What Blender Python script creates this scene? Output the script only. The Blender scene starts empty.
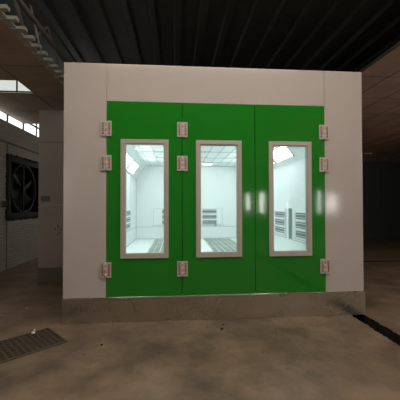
import bpy, bmesh, math, random
from mathutils import Vector, Matrix
random.seed(7)
C = bpy.context.scene.collection
S = bpy.context.scene

# ------------------------------------------------------------------ materials
def mat(name, col, rough=.6, metal=0., noise=0., nscale=4., col2=None, bump=0., bscale=30., spec=.5,
        nrough=0., detail=5., coat=0.):
    m = bpy.data.materials.new(name); m.use_nodes = True
    nt = m.node_tree; b = nt.nodes['Principled BSDF']
    b.inputs['Base Color'].default_value = (*col, 1)
    b.inputs['Roughness'].default_value = rough
    b.inputs['Metallic'].default_value = metal
    b.inputs['Specular IOR Level'].default_value = spec
    b.inputs['Coat Weight'].default_value = coat
    tc = nt.nodes.new('ShaderNodeTexCoord')
    if noise or col2:
        n = nt.nodes.new('ShaderNodeTexNoise'); n.inputs['Scale'].default_value = nscale
        n.inputs['Detail'].default_value = detail; n.inputs['Roughness'].default_value = .6
        nt.links.new(tc.outputs['Object'], n.inputs['Vector'])
        r = nt.nodes.new('ShaderNodeValToRGB')
        c2 = col2 or tuple(c*(1-noise) for c in col)
        r.color_ramp.elements[0].position = .32; r.color_ramp.elements[1].position = .68
        r.color_ramp.elements[0].color = (*c2, 1); r.color_ramp.elements[1].color = (*col, 1)
        nt.links.new(n.outputs['Fac'], r.inputs['Fac']); nt.links.new(r.outputs['Color'], b.inputs['Base Color'])
        if nrough:
            mr = nt.nodes.new('ShaderNodeMapRange')
            mr.inputs['To Min'].default_value = rough; mr.inputs['To Max'].default_value = rough+nrough
            nt.links.new(n.outputs['Fac'], mr.inputs['Value']); nt.links.new(mr.outputs['Result'], b.inputs['Roughness'])
    if bump:
        n2 = nt.nodes.new('ShaderNodeTexNoise'); n2.inputs['Scale'].default_value = bscale; n2.inputs['Detail'].default_value = 4
        nt.links.new(tc.outputs['Object'], n2.inputs['Vector'])
        bp = nt.nodes.new('ShaderNodeBump'); bp.inputs['Strength'].default_value = bump; bp.inputs['Distance'].default_value = .02
        nt.links.new(n2.outputs['Fac'], bp.inputs['Height']); nt.links.new(bp.outputs['Normal'], b.inputs['Normal'])
    return m

def emis(name, col, s):
    m = bpy.data.materials.new(name); m.use_nodes = True
    nt = m.node_tree; nt.nodes.clear()
    o = nt.nodes.new('ShaderNodeOutputMaterial'); e = nt.nodes.new('ShaderNodeEmission')
    e.inputs['Color'].default_value = (*col, 1); e.inputs['Strength'].default_value = s
    nt.links.new(e.outputs[0], o.inputs[0]); return m

def glass(name, tint=(.97, 1, .99)):
    m = bpy.data.materials.new(name); m.use_nodes = True
    nt = m.node_tree; nt.nodes.clear()
    o = nt.nodes.new('ShaderNodeOutputMaterial'); t = nt.nodes.new('ShaderNodeBsdfTransparent')
    g = nt.nodes.new('ShaderNodeBsdfGlossy'); g.inputs['Roughness'].default_value = .02
    f = nt.nodes.new('ShaderNodeFresnel'); f.inputs['IOR'].default_value = 1.45
    x = nt.nodes.new('ShaderNodeMixShader'); t.inputs['Color'].default_value = (*tint, 1)
    nt.links.new(f.outputs[0], x.inputs[0]); nt.links.new(t.outputs[0], x.inputs[1]); nt.links.new(g.outputs[0], x.inputs[2])
    nt.links.new(x.outputs[0], o.inputs[0]); return m

def brick_mat():
    m = bpy.data.materials.new('painted_brick'); m.use_nodes = True
    nt = m.node_tree; b = nt.nodes['Principled BSDF']; b.inputs['Roughness'].default_value = .85
    tc = nt.nodes.new('ShaderNodeTexCoord'); sp = nt.nodes.new('ShaderNodeSeparateXYZ'); cb = nt.nodes.new('ShaderNodeCombineXYZ')
    nt.links.new(tc.outputs['Object'], sp.inputs[0])
    nt.links.new(sp.outputs['Y'], cb.inputs['X']); nt.links.new(sp.outputs['Z'], cb.inputs['Y'])
    br = nt.nodes.new('ShaderNodeTexBrick'); br.inputs['Scale'].default_value = 1
    br.inputs['Brick Width'].default_value = .25; br.inputs['Row Height'].default_value = .07
    br.inputs['Mortar Size'].default_value = .008; br.inputs['Mortar Smooth'].default_value = .3
    br.inputs['Color1'].default_value = (.66, .60, .52, 1); br.inputs['Color2'].default_value = (.52, .47, .41, 1)
    br.inputs['Mortar'].default_value = (.28, .25, .22, 1)
    nt.links.new(cb.outputs[0], br.inputs['Vector'])
    n = nt.nodes.new('ShaderNodeTexNoise'); n.inputs['Scale'].default_value = 3; n.inputs['Detail'].default_value = 6
    nt.links.new(tc.outputs['Object'], n.inputs['Vector'])
    mx = nt.nodes.new('ShaderNodeMix'); mx.data_type = 'RGBA'
    nt.links.new(n.outputs['Fac'], mx.inputs[0]); nt.links.new(br.outputs['Color'], mx.inputs[6])
    mx.inputs[7].default_value = (.58, .54, .48, 1)
    nt.links.new(mx.outputs[2], b.inputs['Base Color'])
    bp = nt.nodes.new('ShaderNodeBump'); bp.inputs['Strength'].default_value = .6; bp.inputs['Distance'].default_value = .01; bp.invert = True
    nt.links.new(br.outputs['Fac'], bp.inputs['Height']); nt.links.new(bp.outputs['Normal'], b.inputs['Normal'])
    return m

M = {}
M['panel'] = mat('beige_painted_steel', (.605, .54, .495), .10, noise=.05, nscale=1.6, bump=.09, bscale=1.6, spec=.5)
M['green'] = mat('green_painted_steel', (.02, .245, .02), .075, noise=.10, nscale=1.2, bump=.09, bscale=1.6, spec=.5)
M['frame'] = mat('window_trim', (.53, .495, .425), .38)
M['gap'] = mat('dark_gasket', (.012, .03, .012), .8)
M['galv'] = mat('galvanised_base', (.60, .55, .45), .22, metal=.92, noise=.15, nscale=3, nrough=.12)
M['galvd'] = mat('dull_base_steel', (.20, .175, .15), .6, metal=.2, noise=.2)
M['steelc'] = mat('pale_truss_steel', (.45, .43, .38), .45, metal=.1, noise=.35, nscale=14)
M['hinge'] = mat('hinge_steel', (.62, .56, .49), .4, metal=.1)
M['barrel'] = mat('hinge_barrel', (.62, .56, .50), .35, metal=.4)
M['red'] = mat('red_print', (.27, .012, .03), .6)
M['white'] = mat('booth_white', (.86, .91, .905), .38, noise=.03, nscale=2)
M['line'] = mat('grey_joint', (.50, .55, .54), .6)
M['ceilw'] = mat('filter_cloth', (.90, .94, .94), .8)
M['louvre_dark'] = mat('louvre_shadow_gap', (.20, .235, .235), .7)
M['grating'] = mat('grating_steel', (.58, .64, .60), .5, metal=.1)
M['gratebed'] = mat('grating_filter', (.25, .30, .26), .9)
M['light'] = emis('lamp_diffuser', (.93, 1.0, 1.0), 11.0)
M['glass'] = glass('clear_glass')
M['floor'] = mat('brown_concrete', (.31, .222, .15), .45, noise=.5, nscale=2.6, col2=(.12, .088, .06), bump=.25, bscale=14, nrough=.2, detail=8)
M['trench'] = mat('trench_black', (.012, .011, .010), .9, bump=.6, bscale=20)  # near-black, for the trench and the far floor strip
M['pit'] = mat('pit_dark', (.05, .037, .027), .8)
M['brick'] = brick_mat()
M['plaster'] = mat('grey_plaster', (.33, .31, .27), .85, noise=.25, nscale=3, bump=.2)
M['board'] = mat('brown_ceiling_board', (.50, .33, .25), .75, noise=.3, nscale=2.2, detail=7)
M['boardl'] = mat('olive_ceiling_board', (.43, .31, .215), .75, noise=.3, nscale=2.2, detail=7)
M['seam'] = mat('board_seam', (.10, .075, .055), .8)
M['roof'] = mat('dark_roof_sheet', (.072, .082, .072), .6, noise=.3, nscale=3)
M['steel'] = mat('rusty_steel', (.12, .105, .09), .5, metal=.4, noise=.4, nscale=8)
M['steell'] = mat('light_steel', (.36, .34, .30), .45, metal=.5, noise=.3, nscale=8)
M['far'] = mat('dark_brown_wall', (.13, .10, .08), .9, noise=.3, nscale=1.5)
M['gdark'] = mat('dark_green_door', (.035, .048, .04), .7)
M['cab'] = mat('shaded_cabinet_grey', (.40, .355, .32), .45, noise=.08, nscale=2)  # darker than the booth paint, shade put into the colour
M['plate'] = mat('dull_plate', (.15, .135, .125), .5)
M['fan'] = mat('fan_dark_metal', (.014, .018, .016), .8, metal=0)
M['fanl'] = mat('fan_blade_metal', (.013, .017, .015), .7, metal=0)
M['black'] = mat('hole_black', (.01, .01, .01), .6)
M['foam'] = mat('dark_foam_edging', (.018, .026, .02), .9, bump=1, bscale=40)
M['sky1'] = emis('daylit_window', (.95, 1.0, .93), .42)
M['sky2'] = emis('daylit_strip_glass', (.95, 1, 1), 1.1)
M['skyr'] = emis('daylit_opening', (1.0, .97, .9), 13)
M['fillw'] = emis('dim_fill_pane', (1.0, .94, .86), .9)  # glow of unseen left and passage windows added for their light
M['sky_fill'] = emis('fill_pane_and_opening', (1.0, .92, .82), 3.4)  # added right-hand windows, also one opening behind the camera
M['fillr'] = emis('roof_fill_panel', (1.0, .90, .80), 3.0)
M['mull'] = mat('window_bar', (.25, .24, .21), .6)
M['paper'] = mat('white_paper', (.85, .83, .78), .7)
M['dirt'] = mat('dark_crumb', (.05, .035, .025), .9)
M['iron'] = mat('cast_iron', (.135, .10, .07), .6, metal=0, noise=.3, nscale=20)

# ------------------------------------------------------------------ mesh helpers
class MB:
    def __init__(s): s.bm = bmesh.new(); s.mats = []
    def mi(s, m):
        if m not in s.mats: s.mats.append(m)
        return s.mats.index(m)
    def _fin(s, geom, m, bev=0):
        vs = [g for g in geom if isinstance(g, bmesh.types.BMVert)]
        fs = set(f for v in vs for f in v.link_faces)
        i = s.mi(m)
        for f in fs: f.material_index = i
        if bev:
            es = set(e for v in vs for e in v.link_edges)
            r = bmesh.ops.bevel(s.bm, geom=list(es), offset=bev, segments=2, affect='EDGES', profile=.5)
            for f in r['faces']: f.material_index = i
    def box(s, x0, x1, y0, y1, z0, z1, m, bev=0, rot=None):
        mt = Matrix.Translation(((x0+x1)/2, (y0+y1)/2, (z0+z1)/2))
        if rot is not None: mt = mt @ rot
        g = bmesh.ops.create_cube(s.bm, size=1, matrix=mt @ Matrix.Diagonal((abs(x1-x0), abs(y1-y0), abs(z1-z0), 1)))
        s._fin(g['verts'], m, bev); return s
    def cyl(s, a, b, r, m, seg=12, r2=None):
        a = Vector(a); b = Vector(b); d = b-a
        q = d.to_track_quat('Z', 'Y').to_matrix().to_4x4()
        g = bmesh.ops.create_cone(s.bm, cap_ends=True, segments=seg, radius1=r, radius2=r if r2 is None else r2, depth=d.length,
                                  matrix=Matrix.Translation((a+b)/2) @ q)
        s._fin(g['verts'], m); return s
    def bar(s, a, b, w, h, m):
        a = Vector(a); b = Vector(b); d = b-a
        q = d.to_track_quat('Z', 'Y').to_matrix().to_4x4()
        g = bmesh.ops.create_cube(s.bm, size=1, matrix=Matrix.Translation((a+b)/2) @ q @ Matrix.Diagonal((w, h, d.length, 1)))
        s._fin(g['verts'], m); return s
    def poly(s, pts, m):
        f = s.bm.faces.new([s.bm.verts.new(p) for p in pts]); f.material_index = s.mi(m); return s
    def prism(s, pts, axis, t, m):            # extrude a polygon by vector
        v = Vector(axis)*t
        a = [s.bm.verts.new(p) for p in pts]; b = [s.bm.verts.new(Vector(p)+v) for p in pts]
        i = s.mi(m); fs = [s.bm.faces.new(a), s.bm.faces.new(b[::-1])]
        n = len(pts)
        for k in range(n): fs.append(s.bm.faces.new((a[k], b[k], b[(k+1) % n], a[(k+1) % n])))
        for f in fs: f.material_index = i
        return s
    def build(s, name, parent=None, smooth=False):
        bmesh.ops.recalc_face_normals(s.bm, faces=s.bm.faces[:])
        me = bpy.data.meshes.new(name)
        org = Vector((0, 0, 0))
        if s.bm.verts:                        # origin at the base centre of the piece
            xs = [v.co for v in s.bm.verts]
            org = Vector(((min(v.x for v in xs)+max(v.x for v in xs))/2, (min(v.y for v in xs)+max(v.y for v in xs))/2, min(v.z for v in xs)))
            for v in s.bm.verts: v.co -= org
        s.bm.to_mesh(me); s.bm.free()
        for m in s.mats: me.materials.append(m)
        if smooth:
            for p in me.polygons: p.use_smooth = True
        o = bpy.data.objects.new(name, me); C.objects.link(o)
        if parent is not None:
            o.parent = parent
            w = Vector((0, 0, 0)); p = parent
            while p is not None: w += p.location; p = p.parent
            o.location = org - w
        else: o.location = org
        return o

def tag(o, label, cat, group=None, kind=None):
    o['label'] = label; o['category'] = cat
    if group: o['group'] = group
    if kind: o['kind'] = kind
    return o
def thing(name, loc, label, cat, group=None):
    o = bpy.data.objects.new(name, None); C.objects.link(o); o.location = loc; o.empty_display_size = .1
    return tag(o, label, cat, group)
def struct(o, label=None):
    o['kind'] = 'structure'
    if label: o['label'] = label
    return o
def copy_tree(o, parent=None):
    kids = [c for c in C.objects if c.parent == o]
    c = o.copy(); C.objects.link(c); c.parent = parent
    for k in kids: copy_tree(k, c)
    return c

# ------------------------------------------------------------------ spray booth
W, H, D = 2.0, 3.338, 6.72
DZ0, DZ1 = .318, 2.845
DX = 1.46
booth = thing('spray_booth', (0, 0, 0), 'large beige spray booth with three green windowed doors across its front', 'spray booth')
for s, nm in ((-1, 'left'), (1, 'right')):
    m = MB(); x0, x1 = sorted((s*(DX+.001), s*W)); m.box(x0, x1, 0, .06, .31, H, M['panel'], .004).build('side_panel', booth)
MB().box(-DX+.002, DX-.002, 0, .06, DZ1+.003, H, M['panel'], .004).build('header_panel', booth)
# faint red scuffs on the left panel joint
pk = mat('pink_scuff', (.60, .40, .36), .6)
for k in range(6):
    z = 3.02+random.random()*.17; x = -1.445+random.random()*.02
    m = MB(); m.box(x, x+.004+random.random()*.006, -.0015, .002, z, z+.012+random.random()*.02, pk); m.build('paint_scuff', booth)
m = MB(); m.box(-2.003, 2.003, -.028, .06, 0, .305, M['galv'], .004)
m.box(-2.003, 2.003, -.036, -.026, .298, .312, M['galv'])
m.build('base_skirt', booth)

WZ0, WZ1 = .812, 2.352
seams = [-DX, -.486, .489, DX]
wins = [(-1.278, -.662), (-.304, .306), (.676, 1.264)]
for i in range(3):
    x0, x1 = seams[i]+.004, seams[i+1]-.004
    a, b = wins[i]; a += .02; b -= .02; z0 = WZ0+.02; z1 = WZ1-.02
    m = MB(); y0, y1 = -.006, .045
    m.box(x0, a, y0, y1, DZ0, DZ1, M['green']); m.box(b, x1, y0, y1, DZ0, DZ1, M['green'])
    m.box(a, b, y0, y1, DZ0, z0, M['green']); m.box(a, b, y0, y1, z1, DZ1, M['green'])
    door = m.build('door', booth)
    a, b = wins[i]
    m = MB(); t = .052
    for (p, q, r, u) in ((a, a+t, WZ0, WZ1), (b-t, b, WZ0, WZ1), (a+t, b-t, WZ0, WZ0+t), (a+t, b-t, WZ1-t, WZ1)):
        m.box(p, q, -.024, -.004, r, u, M['frame'])
    for (p, q, r, u) in ((a+t, a+t+.012, WZ0+t, WZ1-t), (b-t-.012, b-t, WZ0+t, WZ1-t), (a+t, b-t, WZ0+t, WZ0+t+.012), (a+t, b-t, WZ1-t-.012, WZ1-t)):
        m.box(p, q, -.015, .04, r, u, M['frame'])
    m.build('window_frame', door)
    MB().box(a+t+.01, b-t-.01, .012, .018, WZ0+t+.01, WZ1-t-.01, M['glass']).build('window_pane', door)
    if i == 1:
        MB().cyl((.445, -.012, 1.53), (.445, -.004, 1.53), .012, M['steell'], 16).build('lock_cylinder', door)
# gasket strips behind the joints
m = MB()
for x in seams: m.box(x-.012, x+.012, .0455, .055, DZ0, DZ1-.002, M['gap'])
m.build('door_gasket', booth)

# hinges: two leaves with red lettering each side of a barrel
def glyph(m, cx, cz, s, y, rnd):
    h = s*.5; w = s*.45; t = s*.17
    for dz in rnd.sample([-.42, -.15, .12, .4], 3): m.box(cx-w, cx+w, y, y+.0012, cz+dz*s-t/2, cz+dz*s+t/2, M['red'])
    for dx in rnd.sample([-.34, 0, .34], 2): m.box(cx+dx*s-t/2, cx+dx*s+t/2, y, y+.0012, cz-h, cz+h, M['red'])
def hinge(x, z, lm, first=[None]):
    if first[0] is None:
        h = bpy.data.objects.new('hinge', None); C.objects.link(h); h.parent = booth; h.location = (0, 0, 0); h.empty_display_size = .05
        for s in (-1, 1):
            m = MB(); m.box(*sorted((s*.008, s*.069)), -.022, -.008, 0, .197, M['hinge'], .002)
            lf = m.build('hinge_leaf', h)
            m = MB(); rnd = random.Random(3)
            for k in range(5): glyph(m, s*.041, k*.031+.037, .026, -.0232, rnd)
            m.build('red_lettering', h)
        m = MB()
        for a, b in ((0, .064), (.066, .131), (.133, .197)): m.cyl((0, -.022, a), (0, -.022, b), .0085, M['barrel'], 12)
        m.build('hinge_barrel', h, True)
        h.location = (x, 0, z); first[0] = h
    else:
        h = copy_tree(first[0], booth); h.location = (x, 0, z)
for x in (-1.464, -.483, 1.447):
    for z in (.568, 1.945, 2.388): hinge(x, z, None)

# shell
xi = 1.95
for s in (-1, 1):
    x0, x1 = sorted((s*xi, s*(xi+.045)))
    MB().box(x0, x1, .06, D, .0, H-.1, M['white']).build('side_wall', booth)
MB().box(-xi-.045, xi+.045, D, D+.06, 0, H-.1, M['white']).build('rear_wall', booth)
MB().box(-xi-.045, xi+.045, .06, D+.06, H-.1, H-.06, M['cab']).build('roof_panel', booth)
MB().box(-xi, xi, .06, D, .22, .318, M['white']).build('raised_floor', booth)
m = MB()   # inner front jambs
for s in (-1, 1):
    x0, x1 = sorted((s*(DX+.03), s*xi)); m.box(x0, x1, .062, .10, .318, 2.87, M['white'])
m.box(-DX-.03, DX+.03, .062, .10, DZ1+.002, 2.87, M['white'])
m.build('inner_front_lining', booth)
# ceiling with grid
cz = 2.87; cx = 1.6; cl = 2.42
m = MB(); m.box(-cx, cx, .10, D, cz, cz+.03, M['ceilw'])
ceil = m.build('filter_ceiling', booth)
m = MB()
x = -1.43
while x < 1.5: m.box(x-.005, x+.005, .12, D-.01, cz-.012, cz-.001, M['line']); x += .2861*2 if False else .2861
for k in range(7): y = .9+k*.97; m.box(-cx+.02, cx-.02, y-.006, y+.006, cz-.0125, cz-.0015, M['line'])
m.build('ceiling_grid', ceil)
knob = None
spots = [(s*1.54, 2.0+k*.41) for s in (-1, 1) for k in range(11)]+[(x, 2.66+k*.97) for k in range(4) for x in (-1.1, -.3, .3, 1.1)]
for (x, y) in spots:
    if knob is None:
        knob = MB().cyl((x, y, cz-.022), (x, y, cz-.001), .015, M['line'], 8).build('clamp_knob', ceil); kx, ky = x, y
    else:
        c = knob.copy(); C.objects.link(c); c.parent = ceil; c.location = knob.location+Vector((x-kx, y-ky, 0))
# sloping light boxes between wall and ceiling
for s in (-1, 1):
    P0 = Vector((s*xi, 0, cl)); P1 = Vector((s*cx, 0, cz))
    dirv = (P1-P0).normalized(); n = Vector((-s*dirv.z, 0, -abs(dirv.x)))
    m = MB(); m.prism([P0+Vector((0, .1, 0)), P1+Vector((0, .1, 0)), P1+Vector((0, .1, 0))-n*.03, P0+Vector((0, .1, 0))-n*.03], (0, 1, 0), D-.1, M['white'])
    slope = m.build('sloping_panel', booth)
    for k in range(3):
        y0 = (1.9+k*1.30) if s < 0 else (2.15+k*1.2)
        y1 = y0+(.95 if s < 0 else .97)
        a, b = (P0+dirv*.07, P0+dirv*.36) if s < 0 else (P0+dirv*.14, P0+dirv*.42)
        m = MB()
        def slab(p, q, ya, yb, t0, t1, mt):
            m.prism([p+n*t0+Vector((0, ya, 0)), q+n*t0+Vector((0, ya, 0)), q+n*t1+Vector((0, ya, 0)), p+n*t1+Vector((0, ya, 0))], (0, 1, 0), yb-ya, mt)
        slab(a-dirv*.03, a, y0-.03, y1+.03, .001, .016, M['white']); slab(b, b+dirv*.03, y0-.03, y1+.03, .001, .016, M['white'])
        slab(a, b, y0-.03, y0, .001, .016, M['white']); slab(a, b, y1, y1+.03, .001, .016, M['white'])
        lb = m.build('light_box', booth)
        m = MB(); slab(a, b, y0+.002, y1-.002, .002, .010, M['light']); m.build('diffuser', lb)
# thin glowing strip at the rear of the ceiling
m = MB(); m.box(.28, .62, 5.86, 5.98, cz-.03, cz-.014, M['white'])
tl = m.build('ceiling_strip', booth)
MB().box(.30, .60, 5.88, 5.96, cz-.045, cz-.031, M['light']).build('glow_strip', tl)
# wall joints
m = MB(); m.box(-xi, xi, D-.006, D-.001, .73, .745, M['line']); m.box(-xi, xi, D-.006, D-.001, .318, .334, M['line'])
for s in (-1, 1):
    x0, x1 = sorted((s*xi, s*(xi-.006)))
    m.box(x0, x1, .1, D, .735, .75, M['line']); m.box(x0, x1, .1, D, .318, .336, M['line'])
    for y in (1.5, 3.95, 5.35): m.box(x0, x1, y, y+.01, .75, 2.4, M['line'])
    m.box(*sorted((s*xi, s*(xi-.012))), D-.014, D-.001, .32, 2.4, M['line'])
m.build('wall_joint', booth)
# louvred vents
def louvre(axis, c, a, b, z0, z1, s=1):
    """three louvred grilles, one above the other"""
    hgt = (z1-z0); out = []
    for k in range(3):
        zz = z0+k*hgt/3+.018; zt = z0+(k+1)*hgt/3-.034
        m = MB()
        def bx(p, q, d0, d1, r, t, mt):
            if axis == 'y': m.box(p, q, c-d1, c-d0, r, t, mt)
            else: m.box(*sorted((s*(c-d0), s*(c-d1))), p, q, r, t, mt)
        bx(a, b, .026, .029, zz, zt, M['louvre_dark'])
        for (p, q, r, t) in ((a-.012, a, zz-.012, zt+.012), (b, b+.012, zz-.012, zt+.012), (a, b, zt, zt+.012), (a, b, zz-.012, zz)):
            bx(p, q, .026, .040, r, t, M['white'])
        n = 2
        for j in range(n):
            z = zz+(j+.5)*(zt-zz)/n
            bx(a, b, .029, .038, z-.006, z+.004, M['white'])
        g = m.build('louvre_vent', booth); out.append(g)
m = MB(); m.box(-1.355, 1.07, D-.024, D-.001, .80, 1.37, M['white'], .003)
m.box(-1.36, 1.075, D-.03, D-.001, .785, .80, M['line']); m.box(1.065, 1.075, D-.027, D-.001, .8, 1.37, M['line']); m.box(-1.36, -1.35, D-.027, D-.001, .8, 1.37, M['line'])
m.box(-1.36, 1.075, D-.026, D-.001, 1.365, 1.375, M['line'])
vp = m.build('vent_panel', booth)
MB().box(.80, .86, D-.045, D-.025, .765, .81, M['louvre_dark']).build('latch', vp)
louvre('y', D, -1.05, -.45, .81, 1.37); louvre('y', D, .36, .86, .81, 1.37)
for s in (-1, 1):
    m = MB()
    for (ya, yb) in ((1.58, 2.17), (2.82, 3.5), (4.25, 5.25)):
        m = MB(); m.box(*sorted((s*xi, s*(xi-.024))), ya-.08, yb+.08, .80, 1.38, M['white'])
        m.box(*sorted((s*xi, s*(xi-.027))), ya-.09, yb+.09, .786, .80, M['line'])
        m.build('vent_panel', booth)
    for (ya, yb) in ((1.58, 2.17), (2.82, 3.5), (4.25, 5.2)): louvre('x', xi, ya, yb, .82, 1.37, s)
    m = MB(); m.box(*sorted((s*xi, s*(xi-.07))), 2.47, 2.62, .76, 1.42, M['white']); m.box(*sorted((s*xi, s*(xi-.073))), 2.462, 2.469, .76, 1.42, M['line']); m.box(*sorted((s*xi, s*(xi-.073))), 2.621, 2.64, .76, 1.42, M['louvre_dark'])
    m.build('jamb_post', booth)
# floor gratings
for s in (-1, 1):
    m = MB(); a, b = sorted((s*.375, s*1.27))
    m.box(a, b, .6, 6.5, .319, .321, M['gratebed'])
    y = .6
    while y < 6.5:
        m.box(a, b, y, y+.012, .322, .334, M['grating']); y += .09
    x = a
    while x < b+.01:
        m.box(x-.009, x+.009, .6, 6.5, .321, .336, M['grating']); x += (b-a)/6
    for k in range(7): m.box(a, b, .6+k*.98-.03, .6+k*.98+.03, .322, .337, M['grating'])
    m.build('floor_grating', booth)

# ------------------------------------------------------------------ exhaust cabinet beside the booth
cabt = thing('exhaust_cabinet', (-2.62, 2.117, 0), 'tall grey steel cabinet standing beside the left side of the booth', 'cabinet')
X0, X1, Y0, Y1 = -3.222, -2.01, 2.117, 3.6
m = MB(); m.box(X0, X1, Y0, Y1, .288, 1.498, M['cab'], .003); m.build('lower_panel', cabt)
m = MB(); m.box(X0, X1, Y0, Y1, 1.508, 3.35, M['cab'], .003); m.build('upper_panel', cabt)
MB().box(X0+.01, X1-.01, Y0+.012, Y1, 1.494, 1.512, M['hinge']).build('joint_strip', cabt)
MB().box(X0-.004, X1, Y0-.006, Y1, 0, .286, M['galvd']).build('base_skirt', cabt)
MB().box(-3.172, -3.0, Y0-.006, Y0+.001, 1.567, 1.68, M['plate'], .002).build('name_plate', cabt)
MB().box(X0+.004, X1-.004, Y0-.004, Y0+.001, 2.72, 2.735, M['plate']).build('panel_lip', cabt)
for px, pz in ((-2.905, 1.03), (-2.85, 1.10), (-2.83, 1.055), (-2.855, .93), (-2.825, .965), (-2.79, 1.02)):  # flat black discs stand in for the dark inside open holes
    MB().cyl((px, Y0-.004, pz), (px, Y0+.001, pz), .014, M['black'], 10).build('hole_disc', cabt)

# ------------------------------------------------------------------ hall structure
XL, XR, YF, YB = -4.51, 10.0, -11.0, 8.3
# floor with a trench (jagged edges)
m = MB(); rnd = random.Random(5); i = m.mi(M['floor']); tx0, tx1 = 1.80, 1.985
ys = [YF]; 
while ys[-1] < -2: ys.append(ys[-1]+.5)
while ys[-1] < .6: ys.append(ys[-1]+.03)
ys.append(YB)
L = [tx0+(rnd.random()-.5)*.022 for _ in ys]; R_ = [tx1+(rnd.random()-.5)*.03 for _ in ys]
bm = m.bm
def row(xf, z): return [bm.verts.new((xf[k] if isinstance(xf, list) else xf, ys[k], z)) for k in range(len(ys))]
rows = [row(XL-.2, 0), row(L, 0), row(L, -.14), row(R_, -.14), row(R_, 0), row(XR+.2, 0)]
it = m.mi(M['trench'])
for r in range(5):
    for k in range(len(ys)-1):
        f = bm.faces.new((rows[r][k], rows[r+1][k], rows[r+1][k+1], rows[r][k+1])); f.material_index = i if r in (0, 4) else it
fl = struct(m.build('floor'), 'brown concrete hall floor with a narrow dark trench')
m = MB(); m.box(2.2, XR, 3.62, 3.74, .0, .004, M['trench']); struct(m.build('trim_1'), 'dark channel cover across the far right floor')

# left wall: lower wall, clerestory, upper wall, with fan opening
WL = XL-.24
fy0, fy1, fz0, fz1 = 3.47, 5.15, 1.2, 2.66
m = MB()
m.box(WL, XL, YF, fy0, 0, 2.98, M['brick']); m.box(WL, XL, fy1, YB, 0, 2.98, M['brick'])
m.box(WL, XL, fy0, fy1, 0, fz0, M['brick']); m.box(WL, XL, fy0, fy1, fz1, 2.98, M['brick'])
m.box(WL, XL-.03, YF, YB, 2.98, 3.475, M['brick'])
m.box(WL, XL, YF, 4.3, 3.635, 5.35, M['plaster']); m.box(WL, XL, 4.3, YB, 4.02, 5.35, M['plaster'])
m.box(XL-.01, XL+.012, 3.43, 3.46, 0, 2.98, M['plaster'])
struct(m.build('wall_left'), 'whitewashed brick wall with high window strip')
MB_ = MB(); MB_.box(XL-.03, XL+.035, YF, YB, 2.955, 2.99, M['plaster']); struct(MB_.build('trim_2'), 'ledge along the left brick wall')
# clerestory windows
wn = 1; y = -2.5
while y < YB-.7:
    m = MB(); zt = 3.635 if y < 4.1 else 4.02
    m.box(XL-.05, XL-.04, y+.03, y+.72, 3.475, zt, M['sky2'])
    m.box(XL-.06, XL-.02, y-.03, y+.03, 3.475, zt, M['mull'])
    if y >= 4.1: m.box(XL-.055, XL-.025, y, y+.75, 3.70, 3.75, M['mull'])
    struct(m.build('window_%d' % wn), 'daylit pane of the high window strip in left wall'); wn += 1; y += .75
MBx = MB(); MBx.box(WL, XL-.02, YF, -2.56, 3.475, 3.635, M['plaster']); struct(MBx.build('trim_3'))

# other walls
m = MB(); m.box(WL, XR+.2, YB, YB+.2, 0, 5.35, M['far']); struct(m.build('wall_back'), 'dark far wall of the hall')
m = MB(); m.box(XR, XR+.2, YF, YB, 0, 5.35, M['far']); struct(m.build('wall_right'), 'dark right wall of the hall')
m = MB(); m.box(WL, XR+.2, YF-.2, YF, 0, 5.35, M['plaster']); struct(m.build('wall_front'), 'hall wall behind the camera')
# daylit doorways in the wall behind the camera (they show as highlights on the paint)
for k, (xa, xb, za, zb) in enumerate(((2.9, 3.1, 1.2, 2.0), (3.62, 3.85, 1.1, 2.1), (4.98, 5.07, 1.4, 1.65), (6.6, 6.75, 1.1, 2.2), (7.2, 7.5, 1.1, 2.0))):
    m = MB(); m.box(xa, xb, YF+.01, YF+.02, za, zb, M['sky_fill' if k == 2 else 'skyr'])
    for (p, q, r, t) in ((xa-.08, xa, za-.08, zb+.08), (xb, xb+.08, za-.08, zb+.08), (xa, xb, zb, zb+.08), (xa, xb, za-.08, za)): m.box(p, q, YF, YF+.06, r, t, M['mull'])
    struct(m.build('window_%d' % wn), 'tall daylit opening in wall behind camera'); wn += 1
# unseen windows added in the side walls to light the hall
for (x, xo, ya, yb) in ((XL, 1, -7.5, -3.8), (XR, -1, -8.5, 1.5)):
    y = ya
    while y < yb-1:
        m = MB(); m.box(*sorted((x+xo*.005, x+xo*.015)), y, y+1.3, 1.3, 3.1, M['fillw' if xo > 0 else 'sky_fill'])
        for (p, q, r, t) in ((y-.06, y, 1.24, 3.16), (y+1.3, y+1.36, 1.24, 3.16), (y, y+1.3, 1.24, 1.3), (y, y+1.3, 3.1, 3.16), (y+.63, y+.67, 1.3, 3.1)): m.box(*sorted((x+xo*.001, x+xo*.05)), p, q, r, t, M['mull'])
        struct(m.build('window_%d' % wn), 'unseen side window added to light the hall'); wn += 1; y += 1.9
m = MB(); m.box(-4.3, -2.6, YB-.02, YB-.01, 1.2, 3.6, M['fillw'])  # hidden pane added to brighten the left wall, fan and ceiling
for (p, q, r, t) in ((-4.36, -4.3, 1.14, 3.66), (-2.6, -2.54, 1.14, 3.66), (-4.3, -2.6, 1.14, 1.2), (-4.3, -2.6, 3.6, 3.66), (-3.48, -3.42, 1.2, 3.6)): m.box(p, q, YB-.05, YB, r, t, M['mull'])
struct(m.build('window_%d' % wn), 'unseen window added to light the left passage from its far end'); wn += 1
# far door
m = MB(); m.box(7.2, 9.9, YB-.06, YB-.01, 0, 3.3, M['gdark'])
for x in (7.2, 8.1, 9.0, 9.84): m.box(x, x+.06, YB-.08, YB-.05, 0, 3.3, M['gdark'])
struct(m.build('door_1'), 'dark green door in the far wall')

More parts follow.
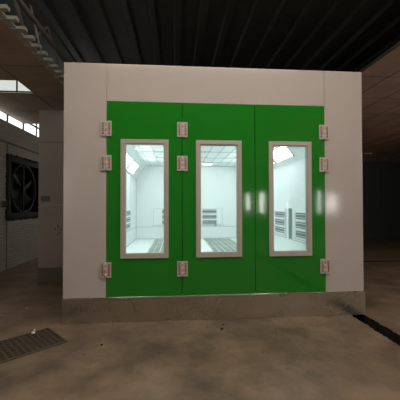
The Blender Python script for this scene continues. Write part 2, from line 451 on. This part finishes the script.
# corrugated roof
m = MB(); RZ = 4.75; x = WL
bmv = []; prof = []
while x < XR+.2:
    prof += [(x, RZ), (x+.27, RZ), (x+.30, RZ-.07), (x+.40, RZ-.07)]; x += .43
bm = m.bm; ii = m.mi(M['roof'])
A = [bm.verts.new((p[0], YF, p[1])) for p in prof]; B = [bm.verts.new((p[0], YB+.2, p[1])) for p in prof]
sk = []
for k in range(len(prof)-1): f = bm.faces.new((A[k], A[k+1], B[k+1], B[k])); f.material_index = ii
struct(m.build('ceiling'), 'dark ribbed sheet roof above the booth')
for k, (xa, xb, ya, yb) in enumerate(((-2.3, 2.2, -2.9, -1.4),)):  # glowing panel added out of view to light the front and floor
    m = MB(); m.box(xa, xb, ya, yb, RZ-.11, RZ-.09, M['fillr'])
    for (p, q, r, t) in ((xa-.06, xa, ya-.06, yb+.06), (xb, xb+.06, ya-.06, yb+.06), (xa, xb, yb, yb+.06), (xa, xb, ya-.06, ya)): m.box(p, q, r, t, RZ-.14, RZ-.072, M['mull'])
    struct(m.build('window_%d' % wn), 'unseen roof panel added to light the booth front'); wn += 1
m = MB()
for k in range(4):
    y = 3.4+k*1.4; m.box(-2.5, 2.4, y, y+.04, RZ-.11, RZ-.072, M['roof'])
struct(m.build('trim_4'), 'roof purlins')

# low board ceilings either side
CZ = 3.64; EL, ER = -2.59, 2.43
m = MB(); t = .03
hx0, hx1, hy0, hy1 = -4.30, -3.27, 1.42, 2.0
m.box(XL, EL, YF, hy0, CZ, CZ+t, M['boardl']); m.box(XL, EL, hy1, 4.3, CZ, CZ+t, M['boardl'])
m.box(XL, hx0, hy0, hy1, CZ, CZ+t, M['boardl']); m.box(hx1, EL, hy0, hy1, CZ, CZ+t, M['boardl'])
for y in (-2.9, -1.67, -.42, .82, 3.2): m.box(XL, EL, y, y+.014, CZ-.002, CZ+.001, M['seam'])
m.box(-3.275, -3.26, YF, 4.3, CZ-.003, CZ+.001, M['seam'])
struct(m.build('ceiling_left'), 'low brown board ceiling left of the booth')
m = MB(); m.box(ER, XR, YF, YB, CZ, CZ+t, M['board'])
y = -3.2
while y < YB: m.box(ER, XR, y, y+.012, CZ-.002, CZ+.001, M['seam']); y += 1.0
x = ER+.55
while x < XR: m.box(x, x+.016, YF, YB, CZ-.003, CZ+.001, M['seam']); x += .62
struct(m.build('ceiling_right'), 'low brown board ceiling right of the booth')
m = MB(); m.box(ER-.025, ER, YF, YB, CZ-.005, CZ+.035, M['steel']); struct(m.build('trim_5'), 'edge angle of right ceiling')
# raised window over the missing board
m = MB(); m.box(hx0, hx1+.0, hy1, hy1+.01, CZ, CZ+.55, M['sky1'])
for x in (hx0, -3.93, -3.585, hx1-.02): m.box(x, x+.025, hy1-.02, hy1+.0, CZ, CZ+.55, M['mull'])
m.box(hx0, hx1, hy1-.02, hy1, CZ, CZ+.025, M['mull'])
struct(m.build('window_%d' % wn), 'daylit window seen through a gap in the left ceiling'); wn += 1

# steel truss along the left ceiling edge
tr = thing('roof_truss', (EL+.05, 0, CZ+.02), 'light steel truss running along the edge of the left ceiling', 'truss')
m = MB(); m.box(EL+.01, EL+.10, -3.5, YB, CZ, CZ+.02, M['steelc']); y = -3.4
while y < YB: m.box(EL+.01, EL+.20, y, y+.07, CZ-.012, CZ+.03, M['steelc']); y += .2
m.build('bottom_chord', tr)
MB().bar((-2.5, .50, CZ+.03), (-2.62, .22, 4.66), .022, .022, M['steelc']).build('hanger_rod', tr)
MB().box(EL+.02, EL+.09, -3.5, YB, CZ+.62, CZ+.67, M['steel']).build('top_chord', tr)
m = MB(); y = -3.4; up = True
while y < YB-.8:
    z0, z1 = (CZ+.03, CZ+.62) if up else (CZ+.62, CZ+.03)
    m.bar((EL+.055, y, z0), (EL+.055, y+.6, z1), .03, .03, M['steell']); y += .6; up = not up
m.build('web_brace', tr)
pp = MB(); pp.cyl((EL+.27, -3.5, CZ+.16), (EL+.27, YB, CZ+.16), .03, M['steel'], 12)
tag(pp.build('ceiling_pipe', None, True), 'dark steel pipe running beside the light truss over the booth', 'pipe')
# dark cross trusses below the roof above the booth
def cross_truss(y, lab):
    tt = thing('rafter', (0, y, 4.35), lab, 'rafter')
    MB().box(-2.4, 2.4, y-.03, y+.03, 4.0, 4.05, M['steel']).build('bottom_chord', tt)
    MB().box(-2.4, 2.4, y-.03, y+.03, 4.55, 4.678, M['steel']).build('top_chord', tt)
    m = MB(); x = -2.35; up = True
    while x < 2.3:
        z0, z1 = (4.05, 4.55) if up else (4.55, 4.05)
        m.bar((x, y, z0), (x+.5, y, z1), .025, .025, M['steel']); x += .5; up = not up
    m.build('web_brace', tt)
cross_truss(4.2, 'dark lattice rafter crossing under the ribbed roof above the booth')

# tube lamp on the far right ceiling
tlp = thing('tube_lamp', (7.3, 7.9, CZ), 'small distant tube lamp under the far right ceiling', 'lamp')
MB().box(7.12, 7.48, 7.86, 7.94, CZ-.03, CZ, M['steell']).build('lamp_housing', tlp)
MB().cyl((7.14, 7.9, CZ-.045), (7.46, 7.9, CZ-.045), .014, M['paper'], 10).build('tube', tlp)

# ------------------------------------------------------------------ wall fan
fc = Vector((XL+.02, 4.30, 1.93)); fr = .64
fan = thing('exhaust_fan', (XL, 4.3, 1.2), 'large dark square exhaust fan set into the whitewashed brick wall', 'exhaust fan')
m = MB(); w = .11
for (a, b, c, d) in ((fy0, fy0+w, fz0, fz1), (fy1-w, fy1, fz0, fz1), (fy0+w, fy1-w, fz0, fz0+w), (fy0+w, fy1-w, fz1-w, fz1)):
    m.box(XL-.16, XL+.03, a, b, c, d, M['fan'], .006)
m.build('fan_frame', fan)
m = MB(); rnd = random.Random(11); pts = []      # ragged sealing foam around the frame
def blob(y, z):
    r = .035+rnd.random()*.03
    g = bmesh.ops.create_icosphere(m.bm, subdivisions=1, radius=r, matrix=Matrix.Translation((XL+.005, y, z)) @ Matrix.Diagonal((.5, 1+rnd.random()*.6, 1, 1)))
    m._fin(g['verts'], M['foam'])
n = 34
for k in range(n):
    u = k/(n-1); blob(fy0+u*(fy1-fy0), fz1+.01+rnd.random()*.02); blob(fy0+u*(fy1-fy0), fz0-.01-rnd.random()*.02)
    blob(fy0-.01, fz0+u*(fz1-fz0)); blob(fy1+.01, fz0+u*(fz1-fz0))
m.build('sealing_foam', fan)
# shroud ring
m = MB(); seg = 40; bm = m.bm; ii = m.mi(M['fanl'])
R0 = [[bm.verts.new((x, 4.31+r*math.cos(2*math.pi*k/seg), 1.93+r*math.sin(2*math.pi*k/seg))) for k in range(seg)] for (x, r) in ((XL-.15, .56), (XL-.02, .60), (XL-.01, .64), (XL-.16, .66))]
for q in range(4):
    a, b = R0[q], R0[(q+1) % 4]
    for k in range(seg): bm.faces.new((a[k], a[(k+1) % seg], b[(k+1) % seg], b[k])).material_index = ii
m.build('shroud_ring', fan, True)
for k in range(6):
    m = MB(); a = k*math.pi/3+.3
    pts = []
    for (r, da, tw) in ((.09, -.25, .0), (.52, -.20, 0), (.55, .22, .07), (.09, .25, .05)):
        pts.append(Vector((XL-.12+tw, 4.31+r*math.cos(a+da), 1.93+r*math.sin(a+da))))
    m.prism(pts, (1, 0, 0), .006, M['fanl']); m.build('fan_blade', fan)
MB().cyl((XL-.15, 4.31, 1.93), (XL-.03, 4.31, 1.93), .09, M['fan'], 20).build('hub', fan)
m = MB(); m.box(XL-.03, XL-.005, 4.23, 4.28, fz0+w, fz1-w, M['fan']); m.build('support_bar', fan)
MB().box(XL-.235, XL-.2, fy0, fy1, fz0, fz1, M['fan']).build('rear_shutter', fan)
sb = thing('switch_box', (XL, 3.29, 1.42), 'small dark switch box on the brick wall beside the exhaust fan', 'switch box')
MB().box(XL, XL+.06, 3.23, 3.35, 1.45, 1.60, M['plate'], .005).build('box_body', sb)
MB().box(XL+.06, XL+.066, 3.24, 3.34, 1.46, 1.59, M['fan']).build('cover', sb)

# ------------------------------------------------------------------ floor grate, litter
ga = math.radians(-48)
gm = Matrix.Rotation(ga, 4, 'Z'); g0 = Vector((-2.11, -.16, 0))
u = (gm @ Vector((1, 0, 0))); v = (gm @ Vector((0, -1, 0)))
g = thing('drain_grate', g0+u*.27+v*.35, 'square iron drain grate lying in the floor at lower left', 'grate')
LU, LV = .52, .70
def q(a, b, z): p = g0+u*a+v*b; return (p.x, p.y, z)
m = MB()
for (a, b, c, d) in ((0, 0, LU, 0), (0, LV, LU, LV), (0, 0, 0, LV), (LU, 0, LU, LV)): m.bar(q(a, b, .007), q(c, d, .007), .02, .014, M['iron'])
m.build('grate_rim', g)
m = MB()
k = .055
while k < LV-.01: m.bar(q(0, k, .006), q(LU, k, .006), .011, .010, M['iron']); k += .055
k = .055
while k < LU-.01: m.bar(q(k, 0, .0065), q(k, LV, .0065), .011, .010, M['iron']); k += .055
m.build('grate_bars', g)
m = MB(); m.prism([q(0, 0, .001), q(LU, 0, .001), q(LU, LV, .001), q(0, LV, .001)], (0, 0, 1), .001, M['pit']); m.build('pit_sheet', g)  # flat dark sheet painted for the darkness below the bars

def scrap(x, y, z, r, lab, seed, mt='paper', name='paper_scrap', cat='litter'):
    m = MB(); rn = random.Random(seed)
    gg = bmesh.ops.create_icosphere(m.bm, subdivisions=2, radius=r)
    for vv in gg['verts']: vv.co *= .65+rn.random()*.6; vv.co.z *= .6
    mn = min(vv.co.z for vv in gg['verts'])
    for vv in gg['verts']: vv.co += Vector((x, y, z-mn))
    m._fin(gg['verts'], M[mt]); return tag(m.build(name), lab, cat)
scrap(-2.21, -.33, .0145, .022, 'crumpled white scrap on the drain grate, larger of the two', 1)
scrap(-2.235, -.24, .0145, .013, 'smaller white scrap lying on the drain grate', 2)
scrap(-2.72, .62, 0, .010, 'tiny pale scrap on the floor left of the booth, farther one', 3)
scrap(-2.93, .35, 0, .009, 'tiny pale scrap on dark floor near the left picture edge', 4)
scrap(-.02, -.36, 0, .018, 'dark clod of dirt on the floor before the middle door, largest clod', 5, 'dirt', 'dirt_clod')
scrap(.02, -.22, 0, .011, 'small dark clod of dirt close to the booth base', 6, 'dirt', 'dirt_clod')
scrap(-.19, -.30, 0, .012, 'pale crumb on the floor before the middle door', 7, 'plaster', 'rubble_crumb')
scrap(-1.36, -.66, 0, .013, 'dark clod on the floor before the left door', 8, 'dirt', 'dirt_clod')
m = MB(); rn = random.Random(9)
for k in range(260):
    x = rn.uniform(-1.5, 3.2); y = rn.uniform(-1.2, -.06); r = rn.uniform(.0015, .004)
    if rn.random() < .45: x = 1.94+rn.gauss(0, .13)
    gg = bmesh.ops.create_icosphere(m.bm, subdivisions=1, radius=r, matrix=Matrix.Translation((x, y, r*.5)))
    m._fin(gg['verts'], M['dirt'])
tag(m.build('floor_grit'), 'dark grit scattered on the concrete in front of the booth', 'grit', kind='stuff')

# ------------------------------------------------------------------ world, camera
w = bpy.data.worlds.new('World'); S.world = w; w.use_nodes = True
bg = w.node_tree.nodes['Background']; bg.inputs[0].default_value = (.95, .98, 1, 1); bg.inputs[1].default_value = 2.2

cam = bpy.data.cameras.new('camera'); co = bpy.data.objects.new('camera', cam); C.objects.link(co)
cam.sensor_width = 36; cam.lens = 305*36/400; cam.sensor_fit = 'HORIZONTAL'; cam.clip_end = 100
yaw, pitch, roll = .0784, .0163, -.0019
F = Vector((math.sin(yaw)*math.cos(pitch), math.cos(yaw)*math.cos(pitch), math.sin(pitch)))
Rr = Vector((math.cos(yaw), -math.sin(yaw), 0)); U = Rr.cross(F)
R2 = Rr*math.cos(roll)+U*math.sin(roll); U2 = -Rr*math.sin(roll)+U*math.cos(roll)
mx = Matrix((R2, U2, -F)).transposed().to_4x4(); mx.translation = Vector((-.5659, -4.0133, 1.4977))
co.matrix_world = mx
S.camera = co
S.view_settings.view_transform = 'Standard'; S.view_settings.look = 'None'
S.view_settings.exposure = 0.76; S.view_settings.gamma = 1.0
